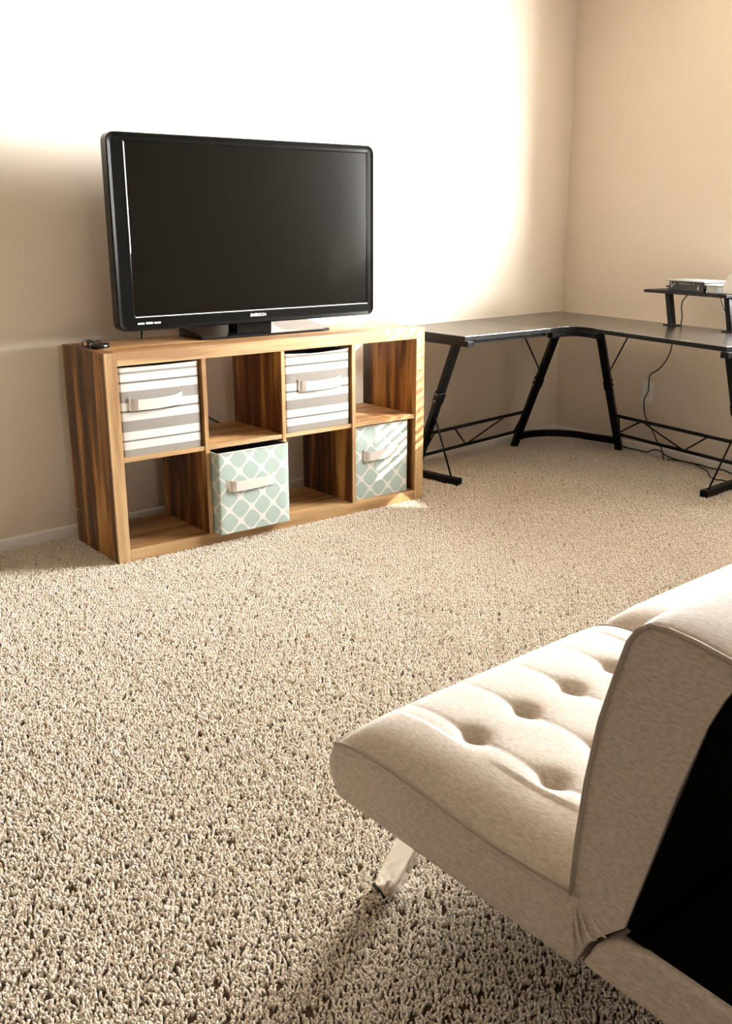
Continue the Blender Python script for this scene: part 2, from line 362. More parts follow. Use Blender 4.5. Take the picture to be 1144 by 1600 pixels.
# ------------------------------------------------------------------ fabric bins
def make_bin(name, x0, y0, z0, w, dd, h, cloth, label, group, hx, hz, hl=.205, sag=.0, rot=0., hbulge=.011):
    root = empty(name, cl(x0, y0, z0), TH+rot); tag(root, label, 'storage bin', group)
    # shell: outline with rounded corners, slightly bellied walls
    mb = MB(); rc = .008; nz = 14
    outl = []
    def corner(cx, cy, a0):
        for k_ in range(4):
            a = a0+PI/2*k_/3; outl.append((cx+rc*math.cos(a), cy+rc*math.sin(a)))
    def side(p, q):
        for k_ in range(1, 12): outl.append((p[0]+(q[0]-p[0])*k_/12, p[1]+(q[1]-p[1])*k_/12))
    corner(rc, rc, PI); side((rc, 0), (w-rc, 0)); corner(w-rc, rc, 1.5*PI); side((w, rc), (w, dd-rc)); corner(w-rc, dd-rc, 0); side((w-rc, dd), (rc, dd)); corner(rc, dd-rc, PI/2); side((0, dd-rc), (0, rc))
    k = len(outl)
    def ring(z, inset=0.):
        out = []
        for (x, y) in outl:
            belly = .004*math.sin(PI*min(1, max(0, z/h)))
            xx = x; yy = y
            if y < rc+1e-6: yy -= belly*math.sin(PI*min(1, max(0, x/w)))
            zz = z
            if z > h*.5: zz -= sag*math.sin(PI*min(1, max(0, x/w)))*(z/h)**6
            sx_ = (w/2-xx)/(w/2); sy_ = (dd/2-yy)/(dd/2)
            out.append((xx+inset*sx_, yy+inset*sy_, zz))
        return out
    vs = []
    for i in range(nz+1): vs += ring(h*i/nz)
    fs = [(i*k+j, i*k+(j+1) % k, (i+1)*k+(j+1) % k, (i+1)*k+j) for i in range(nz) for j in range(k)]
    mb.add(vs, fs, 0, True); mb.add(ring(0), [tuple(range(k))[::-1]], 0)
    b_ = len(vs); vi = ring(h)+ring(h, .004)+ring(.01, .004)
    mb.add(vi, [(j, (j+1) % k, k+(j+1) % k, k+j) for j in range(k)], 0)
    mb.add(vi, [(k+j, k+(j+1) % k, 2*k+(j+1) % k, 2*k+j) for j in range(k)]+[tuple(2*k+j for j in range(k))], 1)
    mb.build('bin_body', [cloth, M['bin_inside']], root, fix=False)
    # strap handle
    hw = hl/2; mb = MB(); n = 16; th_ = .0022; hh = .019
    vs = []
    for i in range(n+1):
        t_ = i/n; x = hx-hw+hl*t_; prof_ = min(1., min(t_, 1-t_)*6.5); y = -.005-hbulge*math.sin(prof_*PI/2)-.003*math.sin(PI*t_)
        wid = hh*(1+.22*(1-prof_)); z = hz-.004*math.sin(PI*t_)+.005*(t_-.5)
        vs += [(x, y, z-wid), (x, y, z+wid), (x, y+th_, z+wid), (x, y+th_, z-wid)]
    fs = [(i*4+j, i*4+(j+1) % 4, (i+1)*4+(j+1) % 4, (i+1)*4+j) for i in range(n) for j in range(4)]+[(3,2,1,0), (n*4, n*4+1, n*4+2, n*4+3)]
    mb.add(vs, fs, 0, False)
    hd = mb.build('handle', M['strap'], root)
    for sx_ in (-1, 1):
        mb = MB(); mb.box((hx+sx_*hw-.0018, -.0068, hz-.022), (hx+sx_*hw+.0018, -.0035, hz+.026)); mb.build('handle_slot', M['strap'], hd)
    mb = MB(); mb.tube([Vector(p)+Vector((0, 0, .001)) for p in ring(h)], .0025, 6, closed=True); mb.build('rim_binding', M['strap'] if cloth is M['lattice'] else cloth, root)
    return root
make_bin('fabric_bin', .053, .012, .3935, .316, .30, BH, M['stripe'], 'grey and white striped fabric bin in the top left cube', 'striped fabric bins', .137, .190, sag=.002)
make_bin('fabric_bin', .749, .012, .3935, .318, .30, BH-.006, M['stripe'], 'grey and white striped fabric bin in the top row, third cube', 'striped fabric bins', .165, .185, sag=.007)
make_bin('fabric_bin', .400, -.046, .0475, .320, .30, BH, M['lattice'], 'mint green lattice fabric bin pulled out of the bottom row, second cube', 'mint lattice fabric bins', .145, .190)
make_bin('fabric_bin', 1.096, .026, .0475, .305, .30, BH, M['lattice'], 'mint green lattice fabric bin in sunlight in the bottom right cube', 'mint lattice fabric bins', .150, .192, hl=.19)

# ------------------------------------------------------------------ television
def rrect(x0, x1, z0, z1, rad, n=6):
    out = []
    for cx, cz, a0 in ((x1-rad, z1-rad, 0), (x0+rad, z1-rad, PI/2), (x0+rad, z0+rad, PI), (x1-rad, z0+rad, 1.5*PI)):
        for i in range(n+1): a = a0+PI/2*i/n; out.append((cx+rad*math.cos(a), cz+rad*math.sin(a)))
    return out
tv = empty('television', cl(.72, .27, H), TH); tag(tv, 'large black flat-screen television standing on the cube shelf', 'television')
# local frame: x across, y depth (front face at y = FY), z above the shelf top
FY = -.115; X0, X1, Z0, Z1 = -.587, .592, .052, .738
SX0, SX1, SZ0, SZ1 = -.517, .553, .108, .706
def ringmesh(mb, A, ya, B, yb, mi=0, smooth=False):
    k = len(A); vs = [(x, ya, z) for x, z in A]+[(x, yb, z) for x, z in B]
    mb.add(vs, [(i, (i+1) % k, (i+1) % k+k, i+k) for i in range(k)], mi, smooth)
mb = MB()
O0 = rrect(X0, X1, Z0, Z1, .032); O1 = rrect(X0+.004, X1-.004, Z0+.004, Z1-.004, .029); O2 = rrect(X0+.016, X1-.016, Z0+.016, Z1-.016, .02)
I0 = rrect(SX0-.006, SX1+.006, SZ0-.005, SZ1+.005, .004); I1 = rrect(SX0, SX1, SZ0, SZ1, .002)
ringmesh(mb, O0, FY+.045, O0, FY+.004); ringmesh(mb, O0, FY+.004, O1, FY, smooth=True); ringmesh(mb, O1, FY, O2, FY+.003, smooth=True); ringmesh(mb, O2, FY+.003, I0, FY+.0035); ringmesh(mb, I0, FY+.0035, I1, FY+.010)
mb.build('bezel', M['tv_black'], tv, fix=False)
mb = MB(); mb.box((SX0-.004, FY+.008, SZ0-.004), (SX1+.004, FY+.03, SZ1+.004)); mb.build('screen', M['screen'], tv)
mb = MB(); B1 = rrect(X0+.12, X1-.12, Z0+.06, Z1-.1, .06)
ringmesh(mb, O0, FY+.045, rrect(X0+.03, X1-.03, Z0+.03, Z1-.03, .03), FY+.06); ringmesh(mb, rrect(X0+.03, X1-.03, Z0+.03, Z1-.03, .03), FY+.06, B1, FY+.11)
mb.add([(x, FY+.11, z) for x, z in B1], [tuple(range(len(B1)))]); mb.build('back_cover', M['tv_side'], tv, fix=False)
mb = MB(); mb.bar((SX0-.002, FY+.001, SZ0-.006), (SX1+.002, FY+.001, SZ0-.006), .0025, .0025); mb.build('lower_highlight_line', M['silver'], tv, label='painted highlight along the lower screen edge')  # highlight on the lower bezel edge, drawn as a silver strip
mb = MB(); mb.bar((SX0-.004, FY+.001, SZ0+.22), (SX0-.004, FY+.001, SZ1-.001), .0012, .002, up=(1, 0, 0)); mb.build('side_highlight_line', M['silver'], tv, label='painted highlight on the left screen edge')  # highlight on the left inner bezel edge, drawn in silver
# stand: dark glass plate with a raised back edge, and neck
mb = MB(); bx0, bx1, by0, by1 = -.25, .352, -.135, .075
prof_ = [(by0, .0), (by0, .010), (by0+.02, .014), (by1-.03, .036), (by1, .034), (by1, 0)]
nx = 12; k = len(prof_); vs = []
for i in range(nx+1):
    t_ = i/nx; x = bx0+(bx1-bx0)*t_
    e = min(t_, 1-t_)*nx; cut = .0 if e >= 1 else .018*(1-e)
    for (y, z) in prof_: vs.append((x, y+(cut if y == by0 else 0)+.07*(t_)*(1 if False else 0), z))
mb.add(vs, [(i*k+j, i*k+(j+1) % k, (i+1)*k+(j+1) % k, (i+1)*k+j) for i in range(nx) for j in range(k)]+[tuple(range(k)), tuple(nx*k+j for j in range(k))[::-1]])
mb.build('stand_base', M['glass_black'], tv, .002)
mb = MB(); mb.box((-.085, -.10, .012), (.075, -.03, .075)); mb.tube([(-.087, -.075, .032), (-.083, -.075, .032)], .006, 12); mb.build('stand_neck', M['tv_black'], tv, .004)
def text_mesh(body, size, name, m, parent, loc, ext=.0006):
    cu = bpy.data.curves.new(name+'_curve', 'FONT'); cu.body = body; cu.size = size; cu.extrude = ext; cu.align_x = 'CENTER'; cu.align_y = 'CENTER'; cu.offset = size*.012
    tmp = bpy.data.objects.new('tmp', cu); COL.objects.link(tmp); bpy.context.view_layer.update()
    me = bpy.data.meshes.new_from_object(tmp.evaluated_get(bpy.context.evaluated_depsgraph_get())); bpy.data.objects.remove(tmp)
    me.transform(Matrix.Rotation(PI/2, 4, 'X')); me.materials.clear(); me.materials.append(m)
    o = bpy.data.objects.new(name, me); COL.objects.link(o); o.parent = parent; o.location = loc; return o
lg = text_mesh('EMERSON', .0165, 'brand_lettering', M['silver'], tv, (.005, FY-.0004, .083)); lg['label'] = 'small silver brand lettering'
mb = MB()
for i, (xa, xb) in enumerate(((-.512, -.486), (-.479, -.452), (-.447, -.420))):
    mb.box((xa, FY-.0006, .0755), (xb, FY+.002, .0765)); mb.box((xa, FY-.0006, .0805), (xb, FY+.002, .0815))
    for q in range(5): mb.box((xa+q*(xb-xa)/4.6, FY-.0006, .0755), (xa+q*(xb-xa)/4.6+.0028, FY+.002, .0815+(.0015 if i == 1 else 0)))
mb.build('feature_marks', M['silver'], tv, label='row of three small white marks')
mb = MB(); mb.tube(spline([(-.385, .02, .20), (-.388, .10, .08), (-.390, .118, .02), (-.390, .124, -.02), (-.39, .14, -.08), (-.30, .168, -.20), (-.10, .172, -.35), (.0, .172, -.402), (.10, .175, -.40), (.16, .175, -.33)]), .0035, 8)
mb.build('power_cord', M['cord'], tv)

# small black gadget lying at the left end of the shelf top
gd = empty('key_fob', cl(.066, .175, H), .3); tag(gd, 'small shiny black key fob lying on the left end of the cube shelf top', 'key fob')
mb = MB(); pr_ = []
for i in range(24):
    a = 2*PI*i/24; pr_.append((.040*math.cos(a), .026*math.sin(a)))
vs = []
for sc_, z in ((.92, 0), (1, .004), (1, .010), (.9, .015), (.6, .018), (0.15, .019)): vs += [(x*sc_, y*sc_, z) for x, y in pr_]
mb.add(vs, [(i*24+j, i*24+(j+1) % 24, (i+1)*24+(j+1) % 24, (i+1)*24+j) for i in range(5) for j in range(24)]+[tuple(range(24))[::-1], tuple(120+j for j in range(24))], 0, True)
mb.build('fob_body', M['tv_black'], gd, fix=False)
mb = MB(); mb.tube([(.022*math.cos(a)-.03, .018*math.sin(a)+.03, .017+.010*math.sin(a+.6)) for a in [2*PI*i/20 for i in range(20)]], .003, 6, closed=True)
mb.bar((-.035, .03, .022), (.012, .012, .024), .012, .004); mb.bar((-.05, .01, .012), (-.02, .04, .02), .010, .004); mb.build('key_ring', M['tv_side'], gd)

# ------------------------------------------------------------------ corner desk
ZT = .72; TT = .022
desk = empty('corner_desk', (2.6, -.45, 0)); tag(desk, 'black L-shaped corner desk with angled metal legs in the room corner', 'desk')
DO = Vector((2.6, -.45, 0))
def dl(p): return Vector(p)-DO
def dpoly(name, poly, z0, z1, m, bev=.002, par=desk):
    mb = MB(); pl_ = [(x-DO.x, y-DO.y) for x, y in poly]; k = len(pl_); mb.prism(pl_, z0, z1, 2)
    mb.mi[:k] = [1]*k; return mb.build(name, [m, M['black_metal']], par, bev)
# tabletops: left arm, corner, right arm
A0 = (1.655, -.592); A1 = (2.215, -.618); Bk0 = (1.69, -.075); Bk1 = (2.30, -.060); CK = (3.018, -.045)
C2 = (2.352, -.800); C3 = (2.157, -1.560); R1 = (2.660, -1.690); R2 = (2.842, -.845)
g = .0015
dpoly('tabletop', [A0, (A1[0]-g, A1[1]), (Bk1[0]-g, Bk1[1]), Bk0], ZT-TT, ZT, M['desk'])
arc = []
for i in range(9):
    t_ = i/8; p0 = Vector(A1); p2 = Vector(C2); p1 = Vector((2.47, -.575)); q_ = p0*(1-t_)**2+p1*2*t_*(1-t_)+p2*t_*t_; arc.append((q_.x, q_.y))
dpoly('tabletop', arc+[(R2[0], R2[1]+g), CK, (Bk1[0]+g, Bk1[1])], ZT-TT, ZT, M['desk'])
dpoly('tabletop', [(C2[0], C2[1]-g), C3, R1, (R2[0], R2[1]-g)], ZT-TT, ZT, M['desk'])
# edge band along the inner front edges
def dbar(name, p, q, w, h, up=(0, 0, 1), par=desk, m=None, bev=.0015):
    mb = MB(); mb.bar(dl(p), dl(q), w, h, up); return mb.build(name, m or M['black_metal'], par, bev)
mb = MB()
for i in range(8): mb.bar(dl((*arc[i], ZT-TT-.012)), dl((*arc[i+1], ZT-TT-.012)), .03, .024)
mb.build('corner_brace_bar', M['black_metal'], desk)
dbar('top_rail', (A1[0], A1[1]+.03, ZT-TT-.009), (A0[0]+.04, A0[1]+.03, ZT-TT-.009), .02, .016)
# side frames: (top front, top back, slant top, slant bottom, foot front or None)
def frame(topA, topB, slT, slB, footA=None, brace=None, brace_top=None, w=.036):
    if topA: dbar('top_tube', topA, topB, .04, .024)
    sl = dbar('leg', slT, slB, w, .028)
    a, b = Vector(slT), Vector(slB); q = a.lerp(b, .40); d_ = (b-a).normalized()
    side_ = d_.cross(Vector((0, 0, 1))).normalized()
    for s_ in (-.018, .018):
        for e_ in (-1, 1):
            c_ = q+d_*s_; mb = MB(); mb.tube([dl(c_+side_*.019*e_), dl(c_+side_*.0235*e_)], .004, 10); mb.build('bolt', M['screw'], sl)
    mb = MB(); mb.bar(dl(q-d_*.03), dl(q+d_*.03), w+.006, .034); mb.build('leg_sleeve', M['black_metal'], sl, .002)
    if footA: dbar('foot_bar', footA, slB, .038, .034)
    if brace:
        mb = MB(); mb.tube([dl(brace[0]), dl(brace[1])], .0045, 8); mb.build('brace_rod', M['black_metal'], desk)
    if brace_top:
        mb = MB(); mb.tube([dl(brace_top[0]), dl(brace_top[1])], .004, 8); mb.build('brace_rod', M['black_metal'], desk)
ZR = ZT-TT-.012
L1t, L1b = Vector((1.68, -.52, ZR)), Vector((1.735, -.20, .016))
frame((1.672, -.612, ZR), (1.70, -.09, ZR), L1t, L1b, (1.762, -.48, .016), (L1t.lerp(L1b, .52), (1.757, -.43, .03)))
L2t, L2b = Vector((2.34, -.56, ZR)), Vector((2.615, -.085, .0))
frame(None, None, L2t, L2b, None, None, (L2t.lerp(L2b, .33), (2.14, -.52, ZR)))
L3t, L3b = Vector((2.43, -.75, ZR)), Vector((2.975, -.532, .0))
frame(None, None, L3t, L3b, None, None, (L3t.lerp(L3b, .33), (2.44, -.90, ZR)))
L4t, L4b = Vector((2.23, -1.535, ZR)), Vector((2.80, -1.36, .016))
frame((2.15, -1.555, ZR), (2.66, -1.66, ZR), L4t, L4b, (2.43, -1.367, .016), ((2.47, -1.366, .03), L4t.lerp(L4b, .55)))
# trusses between the legs
def at_z(a, b, z): t_ = (a.z-z)/(a.z-b.z); return a.lerp(b, t_)
def truss(a0, a1, b0, b1, uk, lk):
    u0, u1 = at_z(a0, a1, .228), at_z(b0, b1, .232); l0, l1 = at_z(a0, a1, .108), at_z(b0, b1, .106)
    for p, q in ((u0, u1), (l0, l1)):
        mb = MB(); mb.tube([dl(p), dl(q)], .0085, 10); mb.build('truss_rail', M['black_metal'], desk)
    seq = lk; runs = [MB()]
    for (ka, ta), (kb, tb) in zip(seq[:-1], seq[1:]):
        if ka is None: continue
        if kb is None: runs.append(MB()); continue
        p = (u0.lerp(u1, ta) if ka else l0.lerp(l1, ta)); q = (u0.lerp(u1, tb) if kb else l0.lerp(l1, tb)); runs[-1].tube([dl(p), dl(q)], .0042, 6)
    for mb in runs:
        if mb.v: mb.build('truss_rod', M['black_metal'], desk)
truss(L1t, L1b, L2t, L2b, None, [(0, .02), (1, .07), (None, 0), (1, .25), (0, .43), (1, .77), (None, 0), (1, .975), (0, .93)])
truss(L3t, L3b, L4t, L4b, None, [(0, .03), (1, .05), (None, 0), (0, .0), (1, .25), (0, .57), (1, .78), (None, 0), (1, .97), (0, .93)])
mb = MB(); ar = spline([(2.592, -.125, .062), (2.70, -.118, .062), (2.80, -.160, .062), (2.885, -.270, .062), (2.905, -.40, .062), (2.925, -.553, .062)], 6)
for i in range(len(ar)-1): mb.bar(dl(ar[i]), dl(ar[i+1]+(ar[i+1]-ar[i])*.1), .022, .036)
mb.build('curved_floor_brace', M['black_metal'], desk)

# ------------------------------------------------------------------ monitor riser on the desk, router, cords
ra = (Vector((R1[0], R1[1], 0))-Vector((R2[0], R2[1], 0))).normalized(); rn = Vector((-ra.y, ra.x, 0))
if rn.x < 0: rn = -rn
RO = Vector((2.745, -.765, 0)); RZ = .872
riser = empty('monitor_riser', (RO.x, RO.y, ZT)); tag(riser, 'narrow black shelf riser standing on the right arm of the desk', 'riser')
def rl(s_, d_, z): v = ra*s_+rn*d_; return Vector((v.x, v.y, z-ZT))
def rbox(mb, s0, s1, d0, d1, z0, z1, fn=rl):
    vs = [fn(s0,d0,z0),fn(s1,d0,z0),fn(s1,d1,z0),fn(s0,d1,z0),fn(s0,d0,z1),fn(s1,d0,z1),fn(s1,d1,z1),fn(s0,d1,z1)]
    mb.add(vs, [(0,3,2,1),(4,5,6,7),(0,1,5,4),(1,2,6,5),(2,3,7,6),(3,0,4,7)])
mb = MB(); rbox(mb, 0, .515, 0, .20, RZ, RZ+.014); mb.build('riser_shelf', M['black_metal'], riser, .002)
for s0 in (.125, .487):
    mb = MB(); mb.bar(rl(s0, .045, RZ), rl(s0+.035, .045, ZT+.003), .026, .034, up=(1, 0, 0)); p = mb.build('riser_post', M['black_metal'], riser, .002)
    mb = MB(); rbox(mb, s0+.0, s0+.065, .02, .07, ZT, ZT+.005); mb.build('post_foot', M['black_metal'], p)
rt = empty('internet_router', (RO.x, RO.y, RZ+.014)); tag(rt, 'flat black router with a row of ports lying on the desk riser', 'router')
def rtl(s_, d_, z): v = ra*s_+rn*d_; return Vector((v.x, v.y, z))
mb = MB(); rbox(mb, .135, .352, .03, .17, .004, .046, rtl); mb.build('router_body', M['tv_side'], rt, .002)
mb = MB(); rbox(mb, .118, .356, .02, .175, .046, .052, rtl); mb.build('router_lit_top', M['grey_plastic'], rt, .002, label='router top painted pale grey as if lit')  # light on the black router's top, put in as a grey plate
mb = MB(); rbox(mb, .128, .360, .024, .172, 0, .005, rtl); mb.build('router_foot', M['tv_side'], rt, .001)
for s0, zz, ww, hh_ in ((.145, .030, .003, .012), (.152, .018, .004, .012), (.165, .026, .003, .012), (.205, .034, .004, .004), (.216, .034, .004, .004), (.227, .034, .004, .004), (.238, .034, .004, .004), (.249, .034, .004, .004), (.262, .034, .004, .004), (.285, .034, .004, .006), (.315, .012, .006, .010), (.318, .022, .003, .010)):
    mb = MB(); rbox(mb, s0, s0+ww, .0285, .031, zz, zz+hh_, rtl); mb.build('indicator_mark', M['silver'], rt, label='small white mark on the router front')
mb = MB(); mb.tube([rtl(.10, .05, .018), rtl(.136, .05, .018)], .004, 8); mb.build('antenna_plug', M['tv_side'], rt)
gb = empty('modem_box', (RO.x, RO.y, RZ+.014)); tag(gb, 'small grey modem box beside the black router on the desk riser', 'modem')
mb = MB(); rbox(mb, .366, .430, .03, .11, 0, .034, rtl); mb.build('modem_body', M['grey_plastic'], gb, .003)
mb = MB(); rbox(mb, .362, .434, .026, .114, .034, .040, rtl); mb.build('modem_lid', M['white_plastic'], gb, .002, label='white modem lid')
mb = MB(); mb.bar(rtl(.370, .0285, .006), rtl(.385, .0285, .030), .002, .004, up=(0, 0, 1)); mb.build('modem_mark', M['silver'], gb, label='white slanted mark')
wb = empty('white_cushion_pack', (RO.x, RO.y, RZ+.014)); wb.name = 'white_box'; tag(wb, 'white box at the right edge of the photo on the desk riser', 'box')
mb = MB(); vs = []
for d0 in (.04, .16):
    for s0, zz in ((.446, 0), (.512, 0), (.512, .10), (.480, .085), (.452, .045)): vs.append(rtl(s0, d0, zz))
mb.add(vs, [(4,3,2,1,0), (5,6,7,8,9)]+[(i, (i+1) % 5, (i+1) % 5+5, i+5) for i in range(5)]); mb.build('box_body', M['white_plastic'], wb, .006, 3)

def cord(name, pts, m, label, cat='cord', rad=.0035, n=8):
    mb = MB(); o0 = Vector(pts[-1]); mb.tube([p-o0 for p in spline(pts, n)], rad, 8); o = mb.build(name, m); o.location = o0
    return tag(o, label, cat)
cord('power_cord', [(2.86, -.93, RZ+.03), (2.885, -.92, .858), (2.889, -.897, .829), (2.89, -.893, .792), (2.889, -.901, .752), (2.905, -.885, .70), (2.935, -.834, .623), (2.936, -.821, .56), (2.939, -.791, .504), (2.943, -.755, .467), (2.947, -.709, .435), (2.947, -.705, .387), (2.955, -.70, .35), (2.949, -.684, .3), (2.949, -.691, .232), (2.947, -.712, .191), (2.943, -.749, .149), (2.94, -.788, .093), (2.936, -.82, .058), (2.925, -.845, .006)],
     M['green_cord'], 'dark cord hanging behind the desk from the router past the wall outlet')
cord('power_cord', [(3.005, -.50, .02), (3.008, -.567, .012), (3.005, -.625, .012), (2.998, -.691, .012), (2.992, -.73, .03), (2.99, -.77, .035), (2.97, -.83, .02), (2.965, -.885, .012), (2.955, -.93, .012), (2.95, -.99, .012), (2.945, -1.049, .012), (2.925, -1.11, .012), (2.925, -1.15, .012), (2.93, -1.19, .012), (2.90, -1.24, .012), (2.84, -1.40, .012), (2.75, -1.62, .012)],
     M['cord'], 'black cord running along the baseboard under the right arm of the desk')
cord('power_cord', [(2.925, -.862, .013), (2.945, -.905, .012), (2.942, -.96, .014), (2.93, -1.02, .014), (2.89, -1.09, .012), (2.85, -1.14, .012), (2.77, -1.20, .012), (2.735, -1.25, .012), (2.745, -1.29, .012), (2.72, -1.335, .012), (2.66, -1.42, .012), (2.52, -1.65, .012)],
     M['green_cord'], 'dark looping cord on the carpet beside the foot of the right desk leg')
cord('power_cord', [(2.86, -1.085, RZ+.016), (2.87, -1.105, .859), (2.868, -1.127, .819), (2.866, -1.149, .778), (2.862, -1.170, .735), (2.866, -1.185, .70)], M['cord'], 'thin brown cord behind the right post of the desk riser', rad=.0025)
# adapter with white tag on that thin cord
tg = MB(); tg.box((-.004, -.012, -.016), (.004, .012, .016)); tgo = tg.build('cord_tag', M['white_plastic'], None, .003); tgo.location = (2.862, -1.138, .778); tag(tgo, 'small white tag on the thin cord behind the riser post', 'tag')
# outlet plate
def on_rw(name, label, cat, s_, z_):
    o = empty(name, RW(s_, -.0, z_), -AL); tag(o, label, cat); return o
op = on_rw('wall_outlet', 'white electrical outlet plate on the right wall under the desk', 'outlet', .654, .327)
mb = MB(); mb.box((-.0065, -.036, -.057), (0, .036, .057)); mb.build('cover_plate', M['white_plastic'], op, .003)
for z_ in (-.021, .021):
    mb = MB(); mb.box((-.0085, -.0165, z_-.0145), (-.0055, .0165, z_+.0145)); s_ = mb.build('socket', M['white_plastic'], op, .001)
    mb = MB(); mb.box((-.0092, -.008, z_-.001), (-.008, -.006, z_+.008)); mb.box((-.0092, .006, z_-.001), (-.008, .008, z_+.008)); mb.build('socket_slot', M['slot'], s_)

# ------------------------------------------------------------------ sofa bed
SX = -.62; SW = .738; YF = -2.452; ZB = .262
sofa = empty('sofa_bed', (SX, -2.95, 0)); tag(sofa, 'light taupe tufted armless sofa bed with chrome legs and black back lining', 'sofa')
SO = Vector((SX, -2.95, 0))
tufts_y = (-2.642, -2.803, -2.965)
def smooth(t_): t_ = max(0., min(1., t_)); return t_*t_*(3-2*t_)
def seat(x0, x1, tx, zoff, yb=-2.957):
    """tufted cushion: height field on top, vertical walls, rounded front"""
    nx, ny = 150, 118
    mb = MB(); vs = []
    X = [x0+(x1-x0)*i/nx for i in range(nx+1)]; Y = [YF+(yb-YF)*j/ny for j in range(ny+1)]
    def top(x, y):
        e = min(x-x0, x1-x); fe = YF-y
        sagz = -.022*max(0, (YF-y))/.5
        zr = .369+sagz+.006*math.sin((YF-y)*13)*(1 if e < .1 else .4)
        crown = .040*(1-math.exp(-max(e, 0)/.035))*(1-.0*fe)
        front = .0+ (1-math.exp(-max(fe, 0)/.028))
        z_ = zr-.0+crown*(.15+.85*front) - .012*(1-front)
        z_ += (0.022*(YF-y)/.5)*.6*smooth(e/.12)
        # lengthwise channels with buttons
        dxm = min(abs(x-t_) for t_ in tx)
        dyb = min(abs(y-b) for b in tufts_y)
        near = math.exp(-(dyb/.045)**2)
        z_ -= (.0016*math.exp(-dxm/.003)+near*.0048*math.exp(-dxm/.009))*smooth(fe/.05)
        z_ -= .0014*math.exp(-(dxm/.022)**2)*smooth(fe/.06)
        dm = min(math.hypot((x-t_)*1.0, (y-b)*.85) for t_ in tx for b in tufts_y)
        z_ -= .024*math.exp(-(dm/.014)**2)+.008*math.exp(-(dm/.026)**1.5)
        return z_+zoff
    for i in range(nx+1):
        for j in range(ny+1): 
            vs.append((X[i], Y[j], top(X[i], Y[j])))
    fs = [(i*(ny+1)+j, (i+1)*(ny+1)+j, (i+1)*(ny+1)+j+1, i*(ny+1)+j+1) for i in range(nx) for j in range(ny)]
    o0 = len(vs)
    # boundary loop
    loop = [i*(ny+1) for i in range(nx+1)]+[nx*(ny+1)+j for j in range(1, ny+1)]+[i*(ny+1)+ny for i in range(nx-1, -1, -1)]+[j for j in range(ny-1, 0, -1)]
    k = len(loop); rows = 10
    for rI in range(1, rows+1):
        t_ = rI/rows
        for li in loop:
            x, y, z_ = vs[li]
            zb = ZB-.022*max(0, (YF-y))/.5+zoff*.3
            zz = z_+(zb-z_)*t_
            belly = .006*math.sin(PI*t_)
            rb = .018*smooth((t_-.72)/.28)
            ox = oy = 0
            if y > YF-.002: oy = belly-rb*1.0+.004*math.sin(PI*min(1, t_*1.5))
            if x < x0+.002: ox = -belly*.6+.0*rb
            if x > x1-.002: ox = +belly*.4
            vs.append((x+ox, y+oy, zz))
    allf = list(fs)
    for rI in range(rows):
        for j in range(k):
            a = loop[j] if rI == 0 else o0+(rI-1)*k+j; b = loop[(j+1) % k] if rI == 0 else o0+(rI-1)*k+(j+1) % k
            allf.append((a, o0+rI*k+j, o0+rI*k+(j+1) % k, b))
    allf.append(tuple(o0+(rows-1)*k+j for j in range(k)))
    vv = [Vector(v)-SO for v in vs]
    mb.add(vv, allf, 0, True)
    c = mb.build('seat_cushion', M['sofa'], sofa)
    pts = [vv[l_] for l_ in loop]
    # rounded welt along top border: left end, front
    mb = MB(); mb.tube([p+Vector((0, .0, .001)) for p in pts], .0032, 6, closed=True); mb.build('piping', M['piping'], c)
    for t_ in tx:
        for b in tufts_y[:2]:
            zc = top(t_, b)+.001
            bb = MB(); R_ = .0085; vs2 = []; 
            for a_ in range(4):
                ph = PI/2*a_/3; rad_ = R_*math.cos(ph); hz_ = .0035*math.sin(ph)
                for q_ in range(12): vs2.append(Vector((t_+max(rad_, .0004)*math.cos(2*PI*q_/12), b+max(rad_, .0004)*math.sin(2*PI*q_/12), zc+hz_))-SO)
            bb.add(vs2, [(i*12+j, i*12+(j+1) % 12, (i+1)*12+(j+1) % 12, (i+1)*12+j) for i in range(3) for j in range(12)]+[tuple(36+j for j in range(12))], 0, True)
            bb.build('tuft_button', M['sofa'], c, fix=False)
    return c
tx1 = [-.483+.127*i for i in range(5)]
seat(SX, .1155, tx1, 0.)
tx2 = [.122+.137+.127*i for i in range(5)]
seat(.1225, .1225+SW, tx2, .006)

